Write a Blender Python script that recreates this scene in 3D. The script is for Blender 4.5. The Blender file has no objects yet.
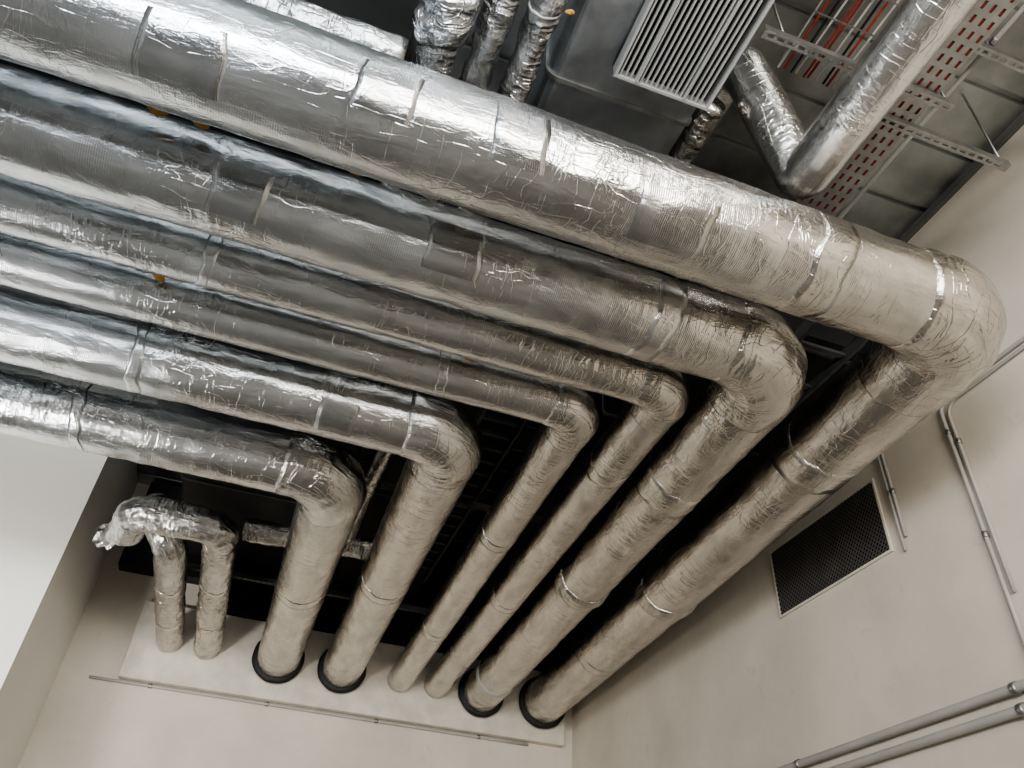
import bpy, bmesh, math, random
from mathutils import Vector, Matrix, noise
random.seed(7)
CH = 1.5            # camera height; heights below are given above the eye level
scene = bpy.context.scene
COL = scene.collection

def V(x, y, z): return Vector((x, y, z + CH))

# ------------------------------------------------------------------ materials
def new_mat(name):
    m = bpy.data.materials.new(name); m.use_nodes = True
    nt = m.node_tree
    return m, nt, nt.nodes["Principled BSDF"]

def N(nt, typ, **kw):
    n = nt.nodes.new(typ)
    for k, v in kw.items():
        if k in n.inputs: n.inputs[k].default_value = v
        else: setattr(n, k, v)
    return n

def math_node(nt, op, a, b=None, c=None, clamp=False):
    n = nt.nodes.new("ShaderNodeMath"); n.operation = op; n.use_clamp = clamp
    for i, x in enumerate((a, b, c)):
        if x is None: continue
        if isinstance(x, (int, float)): n.inputs[i].default_value = x
        else: nt.links.new(x, n.inputs[i])
    return n.outputs[0]

def ridge(nt, vec, scale, detail, dist, width):
    t = N(nt, "ShaderNodeTexNoise", Scale=scale, Detail=detail, Distortion=dist, Roughness=0.55)
    nt.links.new(vec, t.inputs["Vector"])
    a = math_node(nt, "SUBTRACT", t.outputs["Fac"], 0.5)
    a = math_node(nt, "ABSOLUTE", a)
    a = math_node(nt, "DIVIDE", a, width, clamp=True)
    a = math_node(nt, "SUBTRACT", 1.0, a)
    return a

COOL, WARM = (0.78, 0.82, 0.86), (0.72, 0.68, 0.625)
def foil_material(name, k=1.0, rough=0.25, ribs=1.0, crease=1.0, crumple=1.0, dents=1.0, warm=True):
    m, nt, b = new_mat(name)
    L = nt.links.new
    uv = N(nt, "ShaderNodeUVMap")
    oi = N(nt, "ShaderNodeObjectInfo")
    off = N(nt, "ShaderNodeVectorMath", operation="ADD")
    sc = N(nt, "ShaderNodeVectorMath", operation="SCALE"); sc.inputs["Scale"].default_value = 17.0
    cmb = N(nt, "ShaderNodeCombineXYZ")
    L(oi.outputs["Random"], cmb.inputs[0]); L(oi.outputs["Random"], cmb.inputs[2])
    L(cmb.outputs[0], sc.inputs[0])
    L(uv.outputs[0], off.inputs[0]); L(sc.outputs[0], off.inputs[1])
    vec = off.outputs[0]
    mp1 = N(nt, "ShaderNodeMapping"); mp1.inputs["Scale"].default_value = (1.9, 0.6, 1); mp1.inputs["Rotation"].default_value = (0, 0, 0.75)
    mp2 = N(nt, "ShaderNodeMapping"); mp2.inputs["Scale"].default_value = (0.6, 1.9, 1); mp2.inputs["Rotation"].default_value = (0, 0, 0.45)
    L(vec, mp1.inputs[0]); L(vec, mp2.inputs[0])
    r1 = ridge(nt, mp1.outputs[0], 8.0, 2.5, 0.4, 0.026)
    r2 = ridge(nt, mp2.outputs[0], 6.5, 2.5, 0.4, 0.022)
    mask = N(nt, "ShaderNodeTexNoise", Scale=2.4, Detail=3.0); L(vec, mask.inputs["Vector"])
    mk = N(nt, "ShaderNodeMapRange"); L(mask.outputs["Fac"], mk.inputs[0])
    mk.inputs[1].default_value = 0.38; mk.inputs[2].default_value = 0.64
    inv = math_node(nt, "SUBTRACT", 1.0, mk.outputs[0])
    s = math_node(nt, "ADD", math_node(nt, "MULTIPLY", r1, 0.28*crease), math_node(nt, "MULTIPLY", r2, 0.27*crease))
    s = math_node(nt, "MULTIPLY", s, math_node(nt, "ADD", math_node(nt, "MULTIPLY", mk.outputs[0], 0.8), 0.2))
    dn = N(nt, "ShaderNodeTexNoise", Scale=5.2, Detail=8.0, Distortion=0.3, Roughness=0.58); L(mp2.outputs[0], dn.inputs["Vector"])
    s = math_node(nt, "ADD", s, math_node(nt, "MULTIPLY", dn.outputs["Fac"], 2.7*dents))
    cp = N(nt, "ShaderNodeTexVoronoi", Scale=21.0); cp.feature = 'F1'
    L(mp1.outputs[0], cp.inputs["Vector"])
    s = math_node(nt, "ADD", s, math_node(nt, "MULTIPLY", math_node(nt, "MULTIPLY", cp.outputs["Distance"], mk.outputs[0]), 0.55*crumple))
    if ribs > 0:
        wv = N(nt, "ShaderNodeTexWave", Scale=38.0, Distortion=0.6, Detail=1.0); wv.bands_direction = 'X'
        wv.inputs["Detail Scale"].default_value = 2.0
        L(vec, wv.inputs["Vector"])
        s = math_node(nt, "ADD", s, math_node(nt, "MULTIPLY", math_node(nt, "MULTIPLY", wv.outputs["Fac"], inv), 0.11 * ribs))
    bp = N(nt, "ShaderNodeBump", Strength=1.0, Distance=0.0037)
    L(s, bp.inputs["Height"]); L(bp.outputs[0], b.inputs["Normal"])
    mr = N(nt, "ShaderNodeMapRange"); L(mask.outputs["Fac"], mr.inputs[0])
    mr.inputs[1].default_value = 0.3; mr.inputs[2].default_value = 0.7
    mr.inputs[3].default_value = rough + 0.05; mr.inputs[4].default_value = rough - 0.05
    L(mr.outputs[0], b.inputs["Roughness"])
    gr = N(nt, "ShaderNodeMapRange"); L(dn.outputs["Fac"], gr.inputs[0])
    gr.inputs[1].default_value = .35; gr.inputs[2].default_value = .65; gr.inputs[3].default_value = .74; gr.inputs[4].default_value = 1.0
    vm = N(nt, "ShaderNodeVectorMath", operation="SCALE"); L(gr.outputs[0], vm.inputs["Scale"])
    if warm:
        # cool and warm light of the room put into the foil colour by position
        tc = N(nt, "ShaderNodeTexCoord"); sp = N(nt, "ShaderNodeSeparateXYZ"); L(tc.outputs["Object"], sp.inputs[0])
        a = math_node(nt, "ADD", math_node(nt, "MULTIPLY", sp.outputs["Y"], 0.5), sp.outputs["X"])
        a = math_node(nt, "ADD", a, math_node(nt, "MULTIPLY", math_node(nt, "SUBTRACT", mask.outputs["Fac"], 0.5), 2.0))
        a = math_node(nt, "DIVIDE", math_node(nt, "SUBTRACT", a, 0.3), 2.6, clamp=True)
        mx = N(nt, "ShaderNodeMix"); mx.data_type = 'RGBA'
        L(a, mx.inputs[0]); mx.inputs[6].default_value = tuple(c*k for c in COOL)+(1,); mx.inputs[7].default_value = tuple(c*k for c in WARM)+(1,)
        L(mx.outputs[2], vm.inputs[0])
    else:
        vm.inputs[0].default_value = (.84*k, .84*k, .83*k)
    L(vm.outputs[0], b.inputs["Base Color"])
    b.inputs["Metallic"].default_value = 1.0
    return m

def plain(name, col, rough=0.5, metal=0.0, nscale=6.0, var=0.12, bump=0.1, bscale=60.0, bdist=0.002):
    m, nt, b = new_mat(name)
    L = nt.links.new
    tc = N(nt, "ShaderNodeTexCoord")
    t = N(nt, "ShaderNodeTexNoise", Scale=nscale, Detail=5.0); L(tc.outputs["Object"], t.inputs["Vector"])
    cr = N(nt, "ShaderNodeValToRGB")
    cr.color_ramp.elements[0].position = 0.3; cr.color_ramp.elements[0].color = tuple(c*(1-var) for c in col) + (1,)
    cr.color_ramp.elements[1].position = 0.7; cr.color_ramp.elements[1].color = tuple(min(1, c*(1+var*0.5)) for c in col) + (1,)
    L(t.outputs["Fac"], cr.inputs[0]); L(cr.outputs[0], b.inputs["Base Color"])
    if bump > 0:
        t2 = N(nt, "ShaderNodeTexNoise", Scale=bscale, Detail=3.0); L(tc.outputs["Object"], t2.inputs["Vector"])
        bp = N(nt, "ShaderNodeBump", Strength=bump, Distance=bdist); L(t2.outputs["Fac"], bp.inputs["Height"])
        L(bp.outputs[0], b.inputs["Normal"])
    b.inputs["Roughness"].default_value = rough; b.inputs["Metallic"].default_value = metal
    return m

def wall_material(name, col):
    """painted plaster with rubbed light spots and faint scuffs"""
    m, nt, b = new_mat(name); L = nt.links.new
    tc = N(nt, "ShaderNodeTexCoord")
    t = N(nt, "ShaderNodeTexNoise", Scale=1.3, Detail=6.0, Roughness=.6); L(tc.outputs["Object"], t.inputs["Vector"])
    cr = N(nt, "ShaderNodeValToRGB")
    cr.color_ramp.elements[0].position = .3; cr.color_ramp.elements[0].color = tuple(c*.85 for c in col)+(1,)
    cr.color_ramp.elements[1].position = .7; cr.color_ramp.elements[1].color = tuple(c*1.06 for c in col)+(1,)
    L(t.outputs["Fac"], cr.inputs[0])
    t2 = N(nt, "ShaderNodeTexNoise", Scale=5.0, Detail=8.0, Roughness=.7, Distortion=1.5); L(tc.outputs["Object"], t2.inputs["Vector"])
    mr = N(nt, "ShaderNodeMapRange"); L(t2.outputs["Fac"], mr.inputs[0])
    mr.inputs[1].default_value = .60; mr.inputs[2].default_value = .70; mr.inputs[3].default_value = 0; mr.inputs[4].default_value = .4
    mx = N(nt, "ShaderNodeMix"); mx.data_type = 'RGBA'; L(mr.outputs[0], mx.inputs[0])
    L(cr.outputs[0], mx.inputs[6]); mx.inputs[7].default_value = tuple(c*.7 for c in col)+(1,)
    L(mx.outputs[2], b.inputs["Base Color"])
    t3 = N(nt, "ShaderNodeTexNoise", Scale=35.0, Detail=3.0); L(tc.outputs["Object"], t3.inputs["Vector"])
    bp = N(nt, "ShaderNodeBump", Strength=.15, Distance=.002); L(t3.outputs["Fac"], bp.inputs["Height"]); L(bp.outputs[0], b.inputs["Normal"])
    b.inputs["Roughness"].default_value = .75
    return m

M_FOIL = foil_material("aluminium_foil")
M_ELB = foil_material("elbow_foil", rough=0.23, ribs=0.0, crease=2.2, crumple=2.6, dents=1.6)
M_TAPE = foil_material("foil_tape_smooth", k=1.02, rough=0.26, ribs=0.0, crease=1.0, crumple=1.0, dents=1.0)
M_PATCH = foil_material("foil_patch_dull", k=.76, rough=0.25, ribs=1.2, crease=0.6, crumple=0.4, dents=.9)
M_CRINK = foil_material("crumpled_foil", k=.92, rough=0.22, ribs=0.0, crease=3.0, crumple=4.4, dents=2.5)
M_SATIN = foil_material("satin_foil", k=1.12, rough=0.23, ribs=0.5, crease=1.4, crumple=1.2, dents=1.1, warm=False)
M_WALL = wall_material("painted_plaster", (0.69, 0.635, 0.55))
M_WALLW = plain("white_plaster", (0.88, 0.86, 0.81), 0.75, 0, 1.2, 0.03, 0.1, 40)
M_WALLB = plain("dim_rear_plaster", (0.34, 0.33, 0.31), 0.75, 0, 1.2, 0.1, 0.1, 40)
M_PLATE = plain("plate_paint", (0.70, 0.655, 0.57), 0.7, 0, 7, 0.16, 0.3, 50)
M_FLOOR = plain("concrete_floor", (0.21, 0.20, 0.185), 0.6, 0, 2, 0.2, 0.2, 30)
M_DECK = plain("galvanised_deck", (0.38, 0.40, 0.39), 0.36, 0.85, 2.5, 0.55, 0.2, 9, .004)
M_VOID = plain("void_shade", (0.016, 0.016, 0.017), 0.5, 0.5, 4, 0.4, 0.1, 20)  # near-black colour carries the shade of the void above the pipes
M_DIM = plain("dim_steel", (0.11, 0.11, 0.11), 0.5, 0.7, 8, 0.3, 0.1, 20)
M_GDUCT = plain("grey_duct", (0.46, 0.49, 0.52), 0.33, 0.92, 3.0, 0.6, 0.6, 6, .012)
M_BLACK = plain("black_rubber", (0.012, 0.012, 0.012), 0.6, 0, 8, 0.2, 0.4, 80)
M_GALV = plain("galvanised_steel", (0.38, 0.38, 0.37), 0.42, 0.9, 12, 0.25, 0.1, 60)
M_WHITE = plain("grey_enamel", (0.42, 0.43, 0.43), 0.4, 0, 5, 0.05, 0.0)
M_SHADE = plain("grey_shade_strip", (0.12, 0.12, 0.11), 0.6, 0, 5, 0.2, 0.0)
M_COND = plain("grey_conduit", (0.42, 0.41, 0.38), 0.45, 0.0, 5, 0.1, 0.05)
M_RED = plain("red_cable", (0.34, 0.045, 0.03), 0.45, 0, 5, 0.15, 0.0)
M_LINE = plain("red_lining_paint", (0.22, 0.03, 0.02), 0.5, 0, 9, 0.4, 0.0)
M_REDW = plain("pale_cable", (0.55, 0.55, 0.52), 0.45, 0, 5, 0.1, 0.0)
M_FOAM = plain("orange_foam", (0.40, 0.22, 0.06), 0.8, 0, 20, 0.5, 0.8, 60, 0.01)
M_VENT = plain("vent_mesh", (0.16, 0.15, 0.14), 0.5, 0.4, 8, 0.2, 0.1)
M_HOLE = plain("vent_interior", (0.006, 0.006, 0.006), 0.9, 0, 5, 0.1, 0.0)

# ------------------------------------------------------------------ helpers
def link(ob, parent=None):
    COL.objects.link(ob)
    if parent: ob.parent = parent
    return ob

def mesh_obj(name, verts, faces, mat, parent=None, smooth=False, uvs=None):
    me = bpy.data.meshes.new(name)
    me.from_pydata([tuple(v) for v in verts], [], faces)
    if uvs:
        l = me.uv_layers.new(name="UVMap")
        flat = []
        for f in uvs:
            for u in f: flat.extend(u)
        l.data.foreach_set("uv", flat)
    if smooth: me.polygons.foreach_set("use_smooth", [True]*len(me.polygons))
    me.materials.append(mat); me.update()
    return link(bpy.data.objects.new(name, me), parent)

def root(name, label, category, group=None):
    e = bpy.data.objects.new(name, None); e.empty_display_size = 0.1
    COL.objects.link(e)
    tag(e, label, category, group)
    return e

def tag(o, label, category, group=None):
    o["label"] = label; o["category"] = category
    if group: o["group"] = group
    return o

def box_data(lo, hi):
    x0, y0, z0 = lo; x1, y1, z1 = hi
    v = [(x0,y0,z0),(x1,y0,z0),(x1,y1,z0),(x0,y1,z0),(x0,y0,z1),(x1,y0,z1),(x1,y1,z1),(x0,y1,z1)]
    f = [(0,3,2,1),(4,5,6,7),(0,1,5,4),(1,2,6,5),(2,3,7,6),(3,0,4,7)]
    return v, f

def boxes(name, lst, mat, parent=None, bevel=0.0):
    vs, fs = [], []
    for lo, hi in lst:
        v, f = box_data(lo, hi); o = len(vs)
        vs += [(a, b, c + CH) for a, b, c in v]; fs += [tuple(i+o for i in q) for q in f]
    ob = mesh_obj(name, vs, fs, mat, parent)
    if bevel:
        md = ob.modifiers.new("bevel", 'BEVEL'); md.width = bevel; md.segments = 2
    return ob

class Path:
    def __init__(s, pts, bends, step=0.03, arcdeg=3.0, up=Vector((0, 0, 1))):
        out = [pts[0].copy()]; marks = []
        for i in range(1, len(pts)-1):
            a, c, b = pts[i-1], pts[i], pts[i+1]
            d1 = (c-a).normalized(); d2 = (b-c).normalized()
            th = d1.angle(d2); R = bends[i-1]; t = R*math.tan(th/2)
            st = c - d1*t
            n = max(1, int((st-out[-1]).length/step)); o = out[-1]
            for k in range(1, n+1): out.append(o.lerp(st, k/n))
            i0 = len(out)-1
            axis = d1.cross(d2)
            if axis.length < 1e-5:
                marks.append((i0, i0)); continue
            axis.normalize()
            cen = st + (axis.cross(d1))*R
            m = max(4, int(math.degrees(th)/arcdeg))
            for k in range(1, m+1):
                out.append(cen + Matrix.Rotation(th*k/m, 3, axis) @ (st-cen))
            marks.append((i0, len(out)-1))
        n = max(1, int((pts[-1]-out[-1]).length/step)); o = out[-1]
        for k in range(1, n+1): out.append(o.lerp(pts[-1], k/n))
        s.pos = out
        s.s = [0.0]
        for i in range(1, len(out)): s.s.append(s.s[-1] + (out[i]-out[i-1]).length)
        s.T = []
        for i in range(len(out)):
            a = out[max(0, i-1)]; b = out[min(len(out)-1, i+1)]
            s.T.append((b-a).normalized())
        nn = up - s.T[0]*up.dot(s.T[0])
        if nn.length < 0.1: nn = Vector((0, -1, 0)) - s.T[0]*Vector((0, -1, 0)).dot(s.T[0])
        nn.normalize(); s.Nn = []
        for T in s.T:
            nn = (nn - T*nn.dot(T)).normalized(); s.Nn.append(nn.copy())
        s.B = [T.cross(n_) for T, n_ in zip(s.T, s.Nn)]
        s.bend_ranges = [(s.s[a], s.s[b]) for a, b in marks]
        s.L = s.s[-1]
    def at(s, x):
        x = min(max(x, 0), s.L)
        lo = 0; hi = len(s.s)-1
        while hi-lo > 1:
            m = (lo+hi)//2
            if s.s[m] <= x: lo = m
            else: hi = m
        f = (x-s.s[lo])/max(1e-9, s.s[hi]-s.s[lo])
        return (s.pos[lo].lerp(s.pos[hi], f), s.Nn[lo].lerp(s.Nn[hi], f).normalized(),
                s.B[lo].lerp(s.B[hi], f).normalized())

def disp_at(p, amp, sc=7.0):
    if amp == 0: return 0.0
    a = noise.noise(p*sc); b = noise.noise(p*sc*1.9 + Vector((9, 3, 1)))
    c = noise.noise(p*sc*0.35 + Vector((2, 7, 5)))
    return amp*(-(abs(a)*1.2) + 0.4*b + 0.6*c + 0.3)

def sweep(name, path, r, mat, parent=None, s0=0.0, s1=None, off=0.0, amp=0.0, nseg=48, step=None,
          a0=0.0, a1=2*math.pi, prof=None, dsc=7.0, lips=True, caps=True, wob=0.0):
    """tube (or part of it) around a path; conforms to the same dents as the jacket below it"""
    if s1 is None: s1 = path.L
    full = abs(a1-a0-2*math.pi) < 1e-6
    if step is None:
        st = [x for x in path.s if s0 < x < s1]
        st = [s0] + st + [s1]
    else:
        n = max(2, int(math.ceil((s1-s0)/step))); st = [s0+(s1-s0)*k/n for k in range(n+1)]
    cols = nseg
    angs = [a0+(a1-a0)*j/cols for j in range(cols+1)]
    ca = [(math.cos(a), math.sin(a)) for a in angs]
    vs = []
    entries = [(x, off) for x in st]
    if prof:
        entries = [(x, off*prof((x-s0)/(s1-s0))) for x in st]
    if off > 0 and lips:
        lo_ = -0.004 if lips is True else lips
        entries = [(s0, lo_)] + entries + [(s1, lo_)]
    ncol = cols if full else cols+1
    seed = s0*3.7
    for x, o in entries:
        t = (x-s0)/(s1-s0)
        c, nn, bb = path.at(x)
        for j in range(ncol):
            if wob:
                w_ = wob*(1.3*math.sin(angs[j]+seed) + 1.1*noise.noise(Vector((ca[j][0]*2.2, ca[j][1]*2.2, seed+t*.8))))
                c, nn, bb = path.at(x+w_)
            d = nn*ca[j][0] + bb*ca[j][1]
            base = c + d*r
            vs.append(base + d*(o + disp_at(base, amp, dsc)))
    fs, uvs = [], []
    nr = len(entries)
    for i in range(nr-1):
        u0 = entries[i][0]; u1 = entries[i+1][0]
        for j in range(cols):
            k = (j+1) % ncol if full else j+1
            fs.append((i*ncol+j, i*ncol+k, (i+1)*ncol+k, (i+1)*ncol+j))
            v0 = angs[j]*r; v1 = angs[j+1]*r
            uvs.append(((u0, v0), (u0, v1), (u1, v1), (u1, v0)))
    if full and off == 0 and caps:
        for i, rev in ((0, False), (nr-1, True)):
            ring = [i*ncol+j for j in range(ncol)]
            if not rev: ring = ring[::-1]
            fs.append(tuple(ring)); uvs.append(tuple((0.0, 0.0) for _ in ring))
    return mesh_obj(name, vs, fs, mat, parent, True, uvs)

# ------------------------------------------------------------------ room shell
XR, XL, YF, YB, ZC, ZF = 3.17, -4.0, 7.6, -4.0, 3.9, -1.5
def struct(ob): ob["kind"] = "structure"; return ob
struct(boxes("floor", [((XL-.2, YB-.2, ZF-.2), (XR+.2, YF+.2, ZF))], M_FLOOR))
struct(boxes("wall_right", [((XR, YB, ZF), (XR+.2, YF+.2, ZC+.1))], M_WALL))
struct(boxes("wall_far", [((XL, YF, ZF), (XR, YF+.2, ZC+.1))], M_WALL))
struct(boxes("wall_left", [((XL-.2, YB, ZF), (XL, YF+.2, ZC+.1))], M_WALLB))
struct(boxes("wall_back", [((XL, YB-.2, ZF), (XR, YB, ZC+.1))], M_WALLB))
struct(boxes("wall_front", [((XL, 6.16, ZF), (-1.55, YF, ZC))], M_WALLW))
prof = []
y = YB
while y < YF:
    prof += [(y, ZC), (y+.34, ZC), (y+.345, ZC+.03), (y+.375, ZC+.03), (y+.38, ZC)]
    y += .38
vs = []; fs = []
for (yy, zz) in prof: vs += [(XL, yy, zz+CH), (XR, yy, zz+CH)]
for i in range(len(prof)-1): fs.append((2*i, 2*i+1, 2*i+3, 2*i+2))
struct(mesh_obj("ceiling", vs, fs, M_DECK))
struct(boxes("shade_strip_1", [((XR-.03, YB, ZC-.05), (XR, YF, ZC-.002))], M_SHADE))  # thin strip standing in for the dark shadow edge between wall and deck

# ------------------------------------------------------------------ main pipes
YE = 7.482
def big_pipe(x, y, r, R, label, amp, bands1, bands2, xw=None, collars=(), seal=True, patches=(), elbow=0.012,
             x0=-3.98, zz=2.4, em=(0.06, 0.10), white=(), yl=None):
    if xw is None: xw = x
    if yl is None: yl = y
    p = Path([V(x0, yl, zz), V(x, y, zz), V(xw, YE, zz)], [R], step=0.03)
    e = root("insulated_pipe", label, "pipe", "foil wrapped pipes bending into the wall")
    ns = 72 if r > .18 else (60 if r > .15 else 44)
    sweep("foil_jacket", p, r, M_FOIL, e, amp=amp, nseg=ns)
    b0, b1 = p.bend_ranges[0]
    sweep("elbow_jacket", p, r, M_ELB, e, s0=b0-em[0], s1=b1+em[1], off=elbow, amp=amp*1.8, nseg=ns,
          prof=lambda t: 0.06+0.94*math.sin(math.pi*min(1, max(0, t)))**0.7, wob=r*.06, lips=-.001)
    def sx(X): return X - x0
    def sy(Y): return p.L - (YE - Y)
    for s_, w in [(sx(a), w) for a, w in bands1] + [(sy(a), w) for a, w in bands2]:
        sweep("tape_band", p, r, M_TAPE, e, s0=s_-w/2, s1=s_+w/2, off=0.0005, amp=amp, nseg=ns, step=w/4, wob=r*.10, lips=-.0003)
    for c in collars:
        s_ = sy(c)
        sweep("foil_collar", p, r, M_CRINK, e, s0=s_-.07, s1=s_+.07, off=0.016, amp=amp*2, nseg=ns, step=.014, wob=.02,
              prof=lambda t: 0.1+0.9*math.sin(t*math.pi)**0.7)
    for w_ in white:
        s_ = sy(w_)
        o = sweep("pale_tape_band", p, r, M_REDW, e, s0=s_-.04, s1=s_+.04, off=0.003, amp=amp, nseg=ns, step=.02)
        o["label"] = "pale tape band"
    for (X, w, ang, span) in patches:
        s_ = sx(X)
        sweep("foil_patch", p, r, M_PATCH, e, s0=s_-w/2, s1=s_+w/2, off=0.0006, amp=amp, nseg=20, step=.03, wob=.015,
              a0=math.radians(ang-span/2), a1=math.radians(ang+span/2), lips=-.0003)
    if seal:
        s_ = p.L
        o = sweep("rubber_seal", p, r, M_BLACK, e, s0=s_-.05, s1=s_, off=0.042, amp=amp, nseg=ns, step=.01,
                  prof=lambda t: 0.5+0.5*math.sin(t*math.pi))
        o["label"] = "black rubber seal ring"
    return p

big_pipe(2.485, 1.66, .207, .23, "widest foil-wrapped insulated pipe with bulging elbow beside painted wall", .006,
         [(1.7,.16)], [(2.75,.2),(5.9,.12)], xw=2.80, elbow=.022, em=(.12,.22), yl=1.59,
         collars=(4.6,), patches=((-.05,.2,120,50),(.42,.2,118,60),(1.0,.3,150,60),(-.7,.25,150,60)))
big_pipe(1.93, 2.17, .192, .26, "wide foil-wrapped insulated pipe, pale tape band near the wall plate", .007,
         [(1.25,.12)], [(3.3,.2)], xw=2.16, elbow=.010, yl=2.12,
         collars=(4.7,), patches=((.35,.22,130,60),(-.5,.2,140,60)), white=(6.9,))
big_pipe(1.57, 2.56, .124, .126, "slim foil-wrapped insulated pipe ending without a rubber seal", .004,
         [(-.6,.05)], [(3.3,.1),(5.2,.1)], xw=1.71, seal=False, elbow=.008)
big_pipe(1.24, 2.89, .124, .126, "slim foil-wrapped insulated pipe with a sharply mitred elbow", .004,
         [(.5,.05)], [(4.3,.1),(6.0,.1)], xw=1.35, seal=False, elbow=.008)
big_pipe(.71, 3.36, .186, .22, "medium foil-wrapped insulated pipe with bulging elbow jacket", .006,
         [(-.9,.06)], [(5.3,.12)], xw=.79, patches=((.1,.2,150,60),), elbow=.014)
big_pipe(.19, 4.03, .192, .25, "medium foil-wrapped insulated pipe passing in front of the wall pier", .006,
         [(-1.2,.06)], [(5.7,.12)], xw=.2, elbow=.010)

def small_pipe(pts, bends, r, label, bands, amp=.008, mat=None, nseg=40, caps=True):
    p = Path(pts, bends, step=0.025)
    e = root("insulated_pipe", label, "pipe")
    sweep("foil_jacket", p, r, mat or M_CRINK, e, amp=amp, nseg=nseg, dsc=11, caps=caps)
    for s_, w in bands:
        s_ = s_ if s_ >= 0 else p.L + s_
        sweep("tape_band", p, r, M_TAPE, e, s0=s_-w/2, s1=s_+w/2, off=.0015, amp=amp, nseg=nseg, step=w/4, dsc=11, wob=.01)
    return e, p
# two short pipes beside the pier
small_pipe([V(-1.0, 5.54, 2.70), V(-.76, 5.50, 2.41), V(-.76, 7.49, 2.4)], [.12], .112,
    "short foil pipe elbow nested below a crumpled one", [(-.6,.05),(-1.3,.05)], amp=.012)
e, p = small_pipe([V(-1.04, 5.34, 2.37), V(-.985, 5.10, 2.41), V(-.43, 5.08, 2.41), V(-.43, 7.49, 2.4)], [.115, .125], .114,
    "short crumpled foil pipe with a torn open foil end", [(-.7,.05),(-1.5,.05)], amp=.015, nseg=56, caps=False)
# torn, curled flap of foil at the open end
vs, fs, uvs = [], [], []
c0, n0, b0_ = p.at(0.0); T0 = -p.T[0]
NI, NJ = 20, 24
for i in range(NI+1):
    t = i/NI; ph = t*3.4; cr_ = .034
    for j in range(NJ+1):
        q = j/NJ
        rag = .75+.5*noise.noise(Vector((q*5, 3, 1)))+.4*math.sin(q*math.pi)
        a = math.radians(112 + 105*(q-.5)*(1-.25*t))
        d = n0*math.cos(a)+b0_*math.sin(a)
        wr = .008*noise.noise(Vector((t*4, q*7, 9)))
        vs.append(c0 + T0*rag*(cr_*math.sin(ph)+.085*t) + d*(.111+rag*cr_*.8*(1-math.cos(ph))+wr*t))
for i in range(NI):
    for j in range(NJ):
        k = i*(NJ+1)+j
        fs.append((k, k+1, k+NJ+2, k+NJ+1))
        uvs.append(((i*.012, j*.012), (i*.012, j*.012+.012), (i*.012+.012, j*.012+.012), (i*.012+.012, j*.012)))
o = mesh_obj("torn_foil_end", vs, fs, M_SATIN, e, True, uvs)
o["label"] = "curled flap of torn foil"
small_pipe([V(-.32, 5.75, 2.75), V(.75, 5.6, 2.74)], [], .085, "dull crumpled foil pipe crossing behind the medium pipes", [(.35,.05)], amp=.02)
small_pipe([V(.46, 3.95, 2.69), V(.42, 5.4, 2.69)], [], .055, "thin foil pipe running above the medium pipes", [(.6,.05)], amp=.010)

# foil pipes above the widest pipe
small_pipe([V(-2.2, 1.68, 2.90), V(-.04, 1.68, 2.90)], [], .075, "crumpled foil pipe lying above the widest pipe", [], amp=.012)
e, p = small_pipe([V(.07, .2, 2.96), V(.07, 2.5, 2.96)], [], .080, "crumpled foil branch pipe above the widest pipe", [], amp=.012)
for s0_, s1_, of_ in ((.95, 1.10, .045), (1.14, 1.36, .03)):
    o = sweep("foil_wrapped_valve", p, .080, M_CRINK, e, s0=s0_, s1=s1_, off=of_, amp=.03, nseg=40, step=.015, dsc=12, wob=.02,
              prof=lambda t: math.sin(math.pi*min(1, max(0, t)))**.4)
    o["label"] = "bulky crumpled foil wrapped valve"
small_pipe([V(.28, .2, 3.1), V(.26, 2.5, 3.1)], [], .065, "dark crumpled foil pipe under the deck", [], amp=.016)
small_pipe([V(.44, .2, 3.12), V(.44, 2.5, 3.08)], [], .065, "dark crumpled foil pipe under the deck", [(1.2,.05)], amp=.016)
small_pipe([V(-1.6, 1.88, 2.66), V(1.6, 1.90, 2.66)], [], .055, "thin crumpled foil pipe in the gap between wide pipes", [(1.0,.05)], amp=.014)
# V-shaped pipe that rises to the deck
small_pipe([V(1.775, -1.5, 3.0), V(1.775, 1.63, 2.98), V(1.48, 1.53, 3.69), V(1.46, 3.8, 3.69)], [.035, .12], .110,
    "shiny foil pipe rising in a sharp V beneath the deck", [(1.6,.06)], amp=.003, mat=M_SATIN)
small_pipe([V(1.40, 1.66, 3.42), V(1.40, 2.44, 3.42)], [], .062, "crumpled foil pipe end beside the grey duct", [(.2,.05)], amp=.008)

# ------------------------------------------------------------------ wall plate and conduits
pl = boxes("wall_plate", [((-1.07, 7.5, 2.04), (3.05, 7.598, 2.72))], M_PLATE, bevel=.008)
tag(pl, "beige painted plate through which the pipes enter the wall", "plate")
def conduit(pts, bends, r, label, clips=(), mat=None):
    p = Path(pts, bends, step=.3, arcdeg=12)
    e = root("conduit", label, "conduit")
    sweep("conduit_tube", p, r, mat or M_COND, e, nseg=14)
    for s_ in clips:
        sweep("conduit_clip", p, r, M_GALV, e, s0=s_-.015, s1=s_+.015, off=.005, nseg=14, step=.01)
    return e
conduit([V(-1.3, 7.582, 2.018), V(2.7, 7.582, 2.018)], [], .012, "thin grey conduit running under the beige plate", (.5, 1.5, 2.5, 3.5))
rx = XR-.028
conduit([V(rx, -2, 1.215), V(rx, 7.2, 1.215)], [], .022, "grey plastic conduit clipped along the painted wall", (4.55, 6.1))
conduit([V(rx, -2, 1.125), V(rx, 7.2, 1.125)], [], .022, "grey plastic conduit clipped along the painted wall", (4.55, 6.1))
rx = XR-.016
conduit([V(rx, -2, 2.70), V(rx, 2.44, 2.70), V(rx, 2.44, 1.26)], [.08], .011, "thin grey conduit turning down the painted wall", (3.3, 4.6, 5.2))
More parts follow.
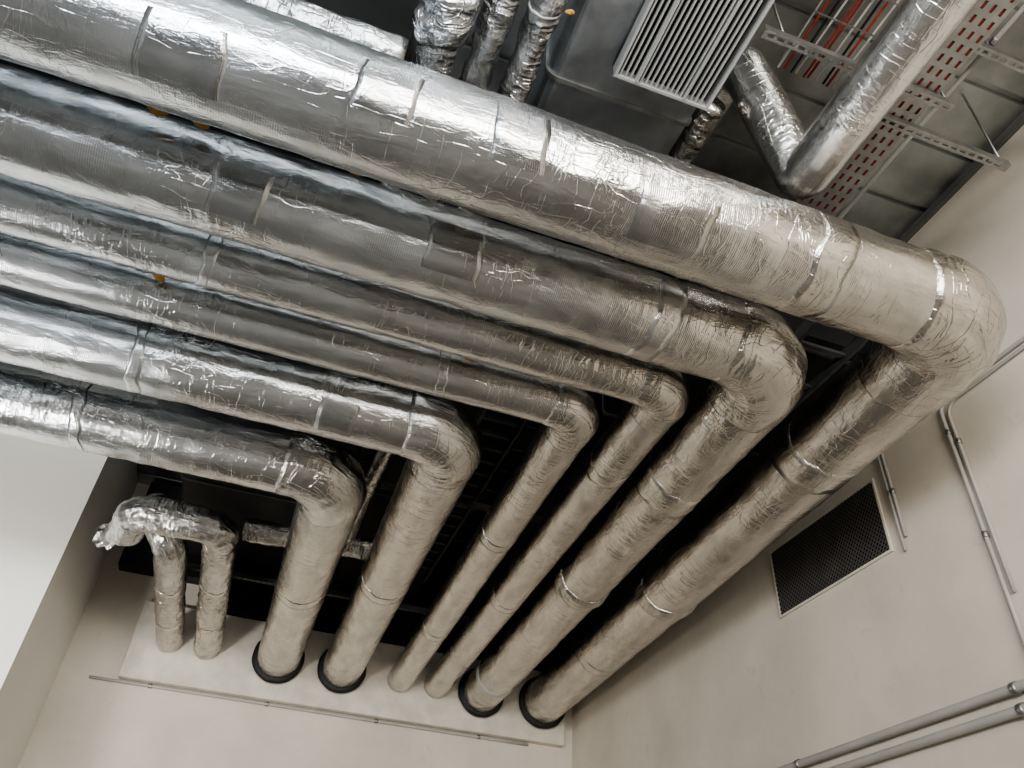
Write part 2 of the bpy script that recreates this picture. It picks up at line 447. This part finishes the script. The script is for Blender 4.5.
conduit([V(rx, -2, 2.66), V(rx, 2.40, 2.66), V(rx, 2.40, 1.6)], [.08], .009, "thin grey conduit beside a matching one", (3.3, 4.6))
conduit([V(rx, 2.93, 3.6), V(rx, 2.93, 2.05)], [], .009, "short thin conduit beside the wall vent", (.5, 1.2))
conduit([V(rx, 2.90, 3.6), V(rx, 2.90, 2.12)], [], .009, "short thin conduit beside the wall vent", (.5, 1.2))

# ------------------------------------------------------------------ wall vent
e = root("wall_vent", "black mesh ventilation grille with pale frame in painted wall", "vent")
y0, y1, z0, z1 = 3.02, 4.07, 2.09, 2.56
fw = .014
boxes("vent_frame", [((XR-.014, y0, z0), (XR-.001, y1, z0+fw)), ((XR-.014, y0, z1-fw), (XR-.001, y1, z1)),
      ((XR-.014, y0, z0+fw), (XR-.001, y0+fw, z1-fw)), ((XR-.014, y1-fw, z0+fw), (XR-.001, y1, z1-fw))], M_PLATE, e)
boxes("vent_interior", [((XR-.006, y0+fw, z0+fw), (XR-.001, y1-fw, z1-fw))], M_HOLE, e)
vs, fs = [], []
def bar(p, q, w, x):
    d = (q-p).normalized(); n = Vector((0, -d.z, d.y))*w
    o = len(vs)
    for xx in (x, x-.004):
        for a in (p+n, p-n, q-n, q+n): vs.append((xx, a.y, a.z))
    fs.extend([(o,o+1,o+2,o+3), (o+4,o+7,o+6,o+5), (o,o+3,o+7,o+4), (o+1,o+5,o+6,o+2)])
ya, yb, za, zb = y0+fw, y1-fw, z0+fw+CH, z1-fw+CH
h = zb-za
for sgn in (1, -1):
    t = ya-h*.5
    while t < yb+h*.5:
        k = .9; zm = (za+zb)/2
        def yy(z): return t+sgn*k*(z-zm)
        zs = sorted([zm+(ya-t)/(sgn*k), zm+(yb-t)/(sgn*k)])
        lo = max(za, zs[0]); hi = min(zb, zs[1])
        if hi-lo > .01: bar(Vector((0, yy(lo), lo)), Vector((0, yy(hi), hi)), .0028, XR-.009)
        t += .03
mesh_obj("vent_mesh", vs, fs, M_VENT, e)

# ------------------------------------------------------------------ ducts and deck services
def round_box_duct(name, x0, x1, z0, z1, ya, yb, mat, label, rad=.08, flanges=()):
    e = root(name, label, "duct")
    prof = []
    for cx, cz, a in ((x1-rad, z0+rad, -90), (x1-rad, z1-rad, 0), (x0+rad, z1-rad, 90), (x0+rad, z0+rad, 180)):
        for k in range(7):
            t = math.radians(a+15*k); prof.append((cx+rad*math.cos(t), cz+rad*math.sin(t)))
    def ring(y, s=0.0):
        mx, mz = (x0+x1)/2, (z0+z1)/2
        return [V(x+(s if x > mx else -s), y, z+(s if z > mz else -s)) for x, z in prof]
    n = len(prof)
    def tube(nm, y_a, y_b, s, mt):
        v = ring(y_a, s)+ring(y_b, s)
        f = [(i, (i+1) % n, n+(i+1) % n, n+i) for i in range(n)]+[tuple(range(n))[::-1], tuple(range(n, 2*n))]
        return mesh_obj(nm, v, f, mt, e)
    tube("duct_body", ya, yb, 0, mat)
    for fy in flanges: tube("duct_flange", fy-.010, fy+.010, .010, M_GALV if mat is M_GDUCT else M_DIM)
    return e
round_box_duct("ventilation_duct", .58, 1.31, 3.30, 3.84, -1.5, 2.5, M_GDUCT, "grey sheet metal duct with rounded corners under the deck", .07, (1.1, 1.75))
round_box_duct("ventilation_duct", -.90, .35, 3.1, 3.8, 2.7, 7.2, M_VOID, "sheet metal duct added to darken the shaded void above the pipes", .03, (3.4, 4.6, 5.8))
round_box_duct("ventilation_duct", .5, 1.31, 3.0, 3.6, 2.7, 7.2, M_VOID, "sheet metal duct added to darken the shaded void above the pipes", .03, (3.2, 3.8, 5.2))
round_box_duct("ventilation_duct", 1.7, 3.05, 3.0, 3.55, 2.5, 7.2, M_VOID, "sheet metal duct added to darken the shaded void above the pipes", .03, (2.6, 3.6, 5.0))
round_box_duct("ventilation_duct", -3.5, -.04, 3.2, 3.85, 1.9, 2.6, M_VOID, "sheet metal duct added to darken the void, crossing above the wide pipes", .03)
fb = boxes("recess_shade_board", [((-1.40, 7.42, 2.98), (3.1, 7.59, 3.85)), ((-.6, 7.42, 2.73), (3.1, 7.59, 2.98))], M_VOID)  # added board, coloured near-black as the shaded void over the plate
tag(fb, "dark board standing in for the shaded void above the beige plate", "board")
def ladder(x0, x1, ya, yb, z, label, pitch=.16):
    e = root("cable_ladder", label, "cable ladder")
    boxes("ladder_rail", [((x0-.01, ya, z), (x0+.01, yb, z+.07))], M_DIM, e)
    boxes("ladder_rail", [((x1-.01, ya, z), (x1+.01, yb, z+.07))], M_DIM, e)
    n = int((yb-ya)/pitch)
    for i in range(n):
        boxes("ladder_rung", [((x0+.01, ya+.05+i*pitch, z+.02), (x1-.01, ya+.08+i*pitch, z+.04))], M_DIM, e)
ladder(.95, 1.22, 3.1, 6.3, 2.86, "dim galvanised cable ladder above the slim pipes")
ladder(2.30, 2.62, 2.1, 6.3, 2.85, "dim galvanised cable ladder above the widest pipes", .3)

# linear ceiling grille
e = root("ceiling_grille", "pale grey slatted air grille beneath the grey duct", "grille")
gx0, gx1, gy0, gy1, gz = .84, 1.30, .2, 1.60, 3.2
tf = .012
boxes("grille_frame", [((gx0, gy0, gz), (gx0+tf, gy1, gz+.08)), ((gx1-tf, gy0, gz), (gx1, gy1, gz+.08)),
      ((gx0+tf, gy1-tf, gz), (gx1-tf, gy1, gz+.08)), ((gx0+tf, gy0, gz), (gx1-tf, gy0+tf, gz+.08)),
      ((gx0+.10, gy0+tf, gz-.004), (gx0+.110, gy1-tf, gz+.05)), ((gx0+.33, gy0+tf, gz-.004), (gx0+.340, gy1-tf, gz+.05))], M_WHITE, e)
lst = []
x = gx0+tf+.012
while x < gx1-tf-.01:
    lst.append(((x-.0036, gy0+tf, gz+.006), (x+.0036, gy1-tf, gz+.026)))
    x += .0245
boxes("grille_slats", lst, M_WHITE, e)
boxes("grille_interior", [((gx0+tf, gy0+tf, gz+.06), (gx1-tf, gy1-tf, gz+.07))], M_HOLE, e)

def perforated(name, x0, x1, ya, yb, z, rows, slot, gap, mat, parent, th=.003, fill=.4):
    vs, fs = [], []
    L = yb-ya; W = x1-x0
    us = [0]; u = gap
    while u+slot < L:
        us += [u, u+slot]; u += slot+gap
    us.append(L)
    vsz = [0]
    cell = W/rows
    for r_ in range(rows):
        vsz += [r_*cell+cell*(.5-fill/2), r_*cell+cell*(.5+fill/2)]
    vsz.append(W)
    for a in us:
        for b in vsz: vs.append(V(x0+b, ya+a, z))
    nb = len(vsz)
    for i in range(len(us)-1):
        for j in range(nb-1):
            if not ((i % 2 == 1) and (j % 2 == 1)): fs.append((i*nb+j, i*nb+j+1, (i+1)*nb+j+1, (i+1)*nb+j))
    ob = mesh_obj(name, vs, fs, mat, parent)
    md = ob.modifiers.new("solid", 'SOLIDIFY'); md.thickness = th
    return ob
e = root("cable_tray", "perforated galvanised cable tray with red lining under the deck", "cable tray")
perforated("tray_base", 2.02, 2.25, -1.5, 2.4, 3.3, 5, .034, .026, M_GALV, e, fill=.32, th=.0015)
boxes("tray_side", [((2.017, -1.5, 3.3), (2.02, 2.4, 3.36))], M_GALV, e)
boxes("tray_side", [((2.25, -1.5, 3.3), (2.253, 2.4, 3.36))], M_GALV, e)
boxes("red_lining", [((2.03, -1.5, 3.303), (2.24, 2.4, 3.309))], M_LINE, e)
for i in range(10):
    x = 1.625+i*.034
    pts = [V(x+random.uniform(-.010, .010), -1.5+k*.49, 3.52+.01*(i % 2)+random.uniform(-.003, .003)) for k in range(7)]
    p = Path(pts, [.3]*5, step=.2, arcdeg=3)
    red = i in (1, 4, 5, 8); blk = i in (2, 7)
    o = sweep("cable", p, .006, M_RED if red else (M_BLACK if blk else M_REDW), nseg=8)
    c = "red" if red else ("black" if blk else "pale grey")
    tag(o, c+" electrical cable lying along the wire tray", "cable", "cables in the wire tray")
e = root("cable_tray", "steel wire tray carrying loose cables", "cable tray")
lst = [((1.60, -1.5, 3.49), (1.606, 1.39, 3.496)), ((1.95, -1.5, 3.49), (1.956, 1.39, 3.496)), ((1.775, -1.5, 3.49), (1.781, 1.39, 3.496))]
lst += [((1.60, -1.4+.15*k, 3.496), (1.956, -1.394+.15*k, 3.502)) for k in range(19)]
boxes("wire_grid", lst, M_GALV, e)
def strut(x0, x1, y, z, label, mat=None):
    mat = mat or M_GALV
    e = root("strut_channel", label, "strut")
    w = .036
    ob = perforated("channel_face", y, y+w, x0, x1, z, 1, .03, .02, mat, e)
    for v in ob.data.vertices:
        a, b, c = v.co; v.co = (b, a, c)
    boxes("channel_side", [((x0, y-.002, z), (x1, y, z+.04))], mat, e)
    boxes("channel_side", [((x0, y+w, z), (x1, y+w+.002, z+.04))], mat, e)
strut(1.35, 2.32, 1.20, 3.24, "slotted galvanised strut holding trays")
strut(1.95, 2.8, 1.36, 3.255, "slotted galvanised strut holding trays")
strut(2.3, 3.168, 1.02, 3.5, "slotted galvanised strut fixed to the painted wall")
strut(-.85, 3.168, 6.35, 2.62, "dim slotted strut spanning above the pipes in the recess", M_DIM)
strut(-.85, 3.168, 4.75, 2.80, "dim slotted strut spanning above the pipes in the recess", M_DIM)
for x, y, za in ((1.46, 1.22, 3.28), (2.31, 1.22, 3.28), (2.78, 1.38, 3.29), (2.5, 1.04, 3.54)):
    p = Path([V(x, y, za), V(x, y, 3.9)], [], step=.3)
    o = sweep("threaded_rod", p, .006, M_GALV, nseg=8)
    tag(o, "thin galvanised hanger rod hung from the deck", "rod", "hanger rods")
conduit([V(2.42, -1.5, 3.56), V(2.42, 2.4, 3.56)], [], .012, "thin grey conduit under the deck", (2.5,))
conduit([V(2.47, -1.5, 3.56), V(2.47, 2.4, 3.56)], [], .012, "thin grey conduit under the deck", (2.5,))

def foam(x, y, z, s):
    bm = bmesh.new(); bmesh.ops.create_icosphere(bm, subdivisions=3, radius=s)
    for v in bm.verts:
        k = 1+.7*noise.noise(v.co*45+Vector((x*9, y*9, 0)))
        v.co = Vector((v.co.x*1.6*k, v.co.y*k, v.co.z*.8*k))
    me = bpy.data.meshes.new("foam_scrap"); bm.to_mesh(me); bm.free()
    me.materials.append(M_FOAM)
    o = bpy.data.objects.new("foam_scrap", me); o.location = V(x, y, z); COL.objects.link(o)
    tag(o, "scrap of orange-brown insulation foam wedged between pipes", "foam scrap", "foam scraps between the pipes")
foam(-.80, 1.87, 2.38, .022); foam(-.66, 1.87, 2.38, .018); foam(-.1, 1.875, 2.4, .020); foam(.35, 1.88, 2.4, .018)
foam(-.80, 2.72, 2.37, .018); foam(.1, 2.375, 2.4, .016); foam(.53, 1.35, 3.06, .012); foam(.6, 2.72, 2.38, .014)

# ------------------------------------------------------------------ lights
def area(name, loc, target, sx, sy, power, col, spread=None):
    l = bpy.data.lights.new(name, 'AREA'); l.shape = 'RECTANGLE'; l.size = sx; l.size_y = sy
    l.energy = power; l.color = col
    if spread: l.spread = math.radians(spread)
    o = bpy.data.objects.new(name, l); COL.objects.link(o)
    o.location = V(*loc)
    d = (V(*target)-V(*loc)).normalized()
    o.rotation_euler = d.to_track_quat('-Z', 'Y').to_euler()
    tag(o, "unseen light for the plant room", "lamp")
    return o
area("unseen_light", (-2.1, -2.2, 1.8), (-1.6, 4.5, 1.8), 3.2, 1.2, 275, (.92, .96, 1.0))
area("unseen_light", (.9, -2.4, 1.7), (1.2, 4.2, 1.6), 2.6, 1.1, 200, (1.0, .94, .85))
area("unseen_light", (1.6, -.8, 3.25), (1.6, 1.6, 3.5), .4, .12, 10, (1.0, .96, .9))  # added to brighten the V-shaped pipe and deck, no known fixture
area("unseen_light", (-3.0, 2.6, -.6), (-2.0, 6.16, 2.6), .8, .5, 60, (1.0, .97, .92), 105)  # added low light, out of view, that brightens the wall pier

w = bpy.data.worlds.new("world"); scene.world = w; w.use_nodes = True
w.node_tree.nodes["Background"].inputs[0].default_value = (.8, .85, .9, 1)
w.node_tree.nodes["Background"].inputs[1].default_value = .03
try:
    scene.view_settings.look = 'AgX - Medium High Contrast'
except Exception as ex:
    pass

# ------------------------------------------------------------------ camera
cam = bpy.data.cameras.new("camera"); co = bpy.data.objects.new("camera", cam); COL.objects.link(co)
fwd = Vector((.2235, .7452, .6285)).normalized()
right = Vector((.942, -.3307, .0568)); right = (right-fwd*right.dot(fwd)).normalized()
up = right.cross(fwd)
M = Matrix((right, up, -fwd)).transposed().to_4x4(); M.translation = V(0, 0, 0)
co.matrix_world = M
cam.sensor_width = 36; cam.lens = 36*775/1024; cam.clip_start = .05
scene.camera = co
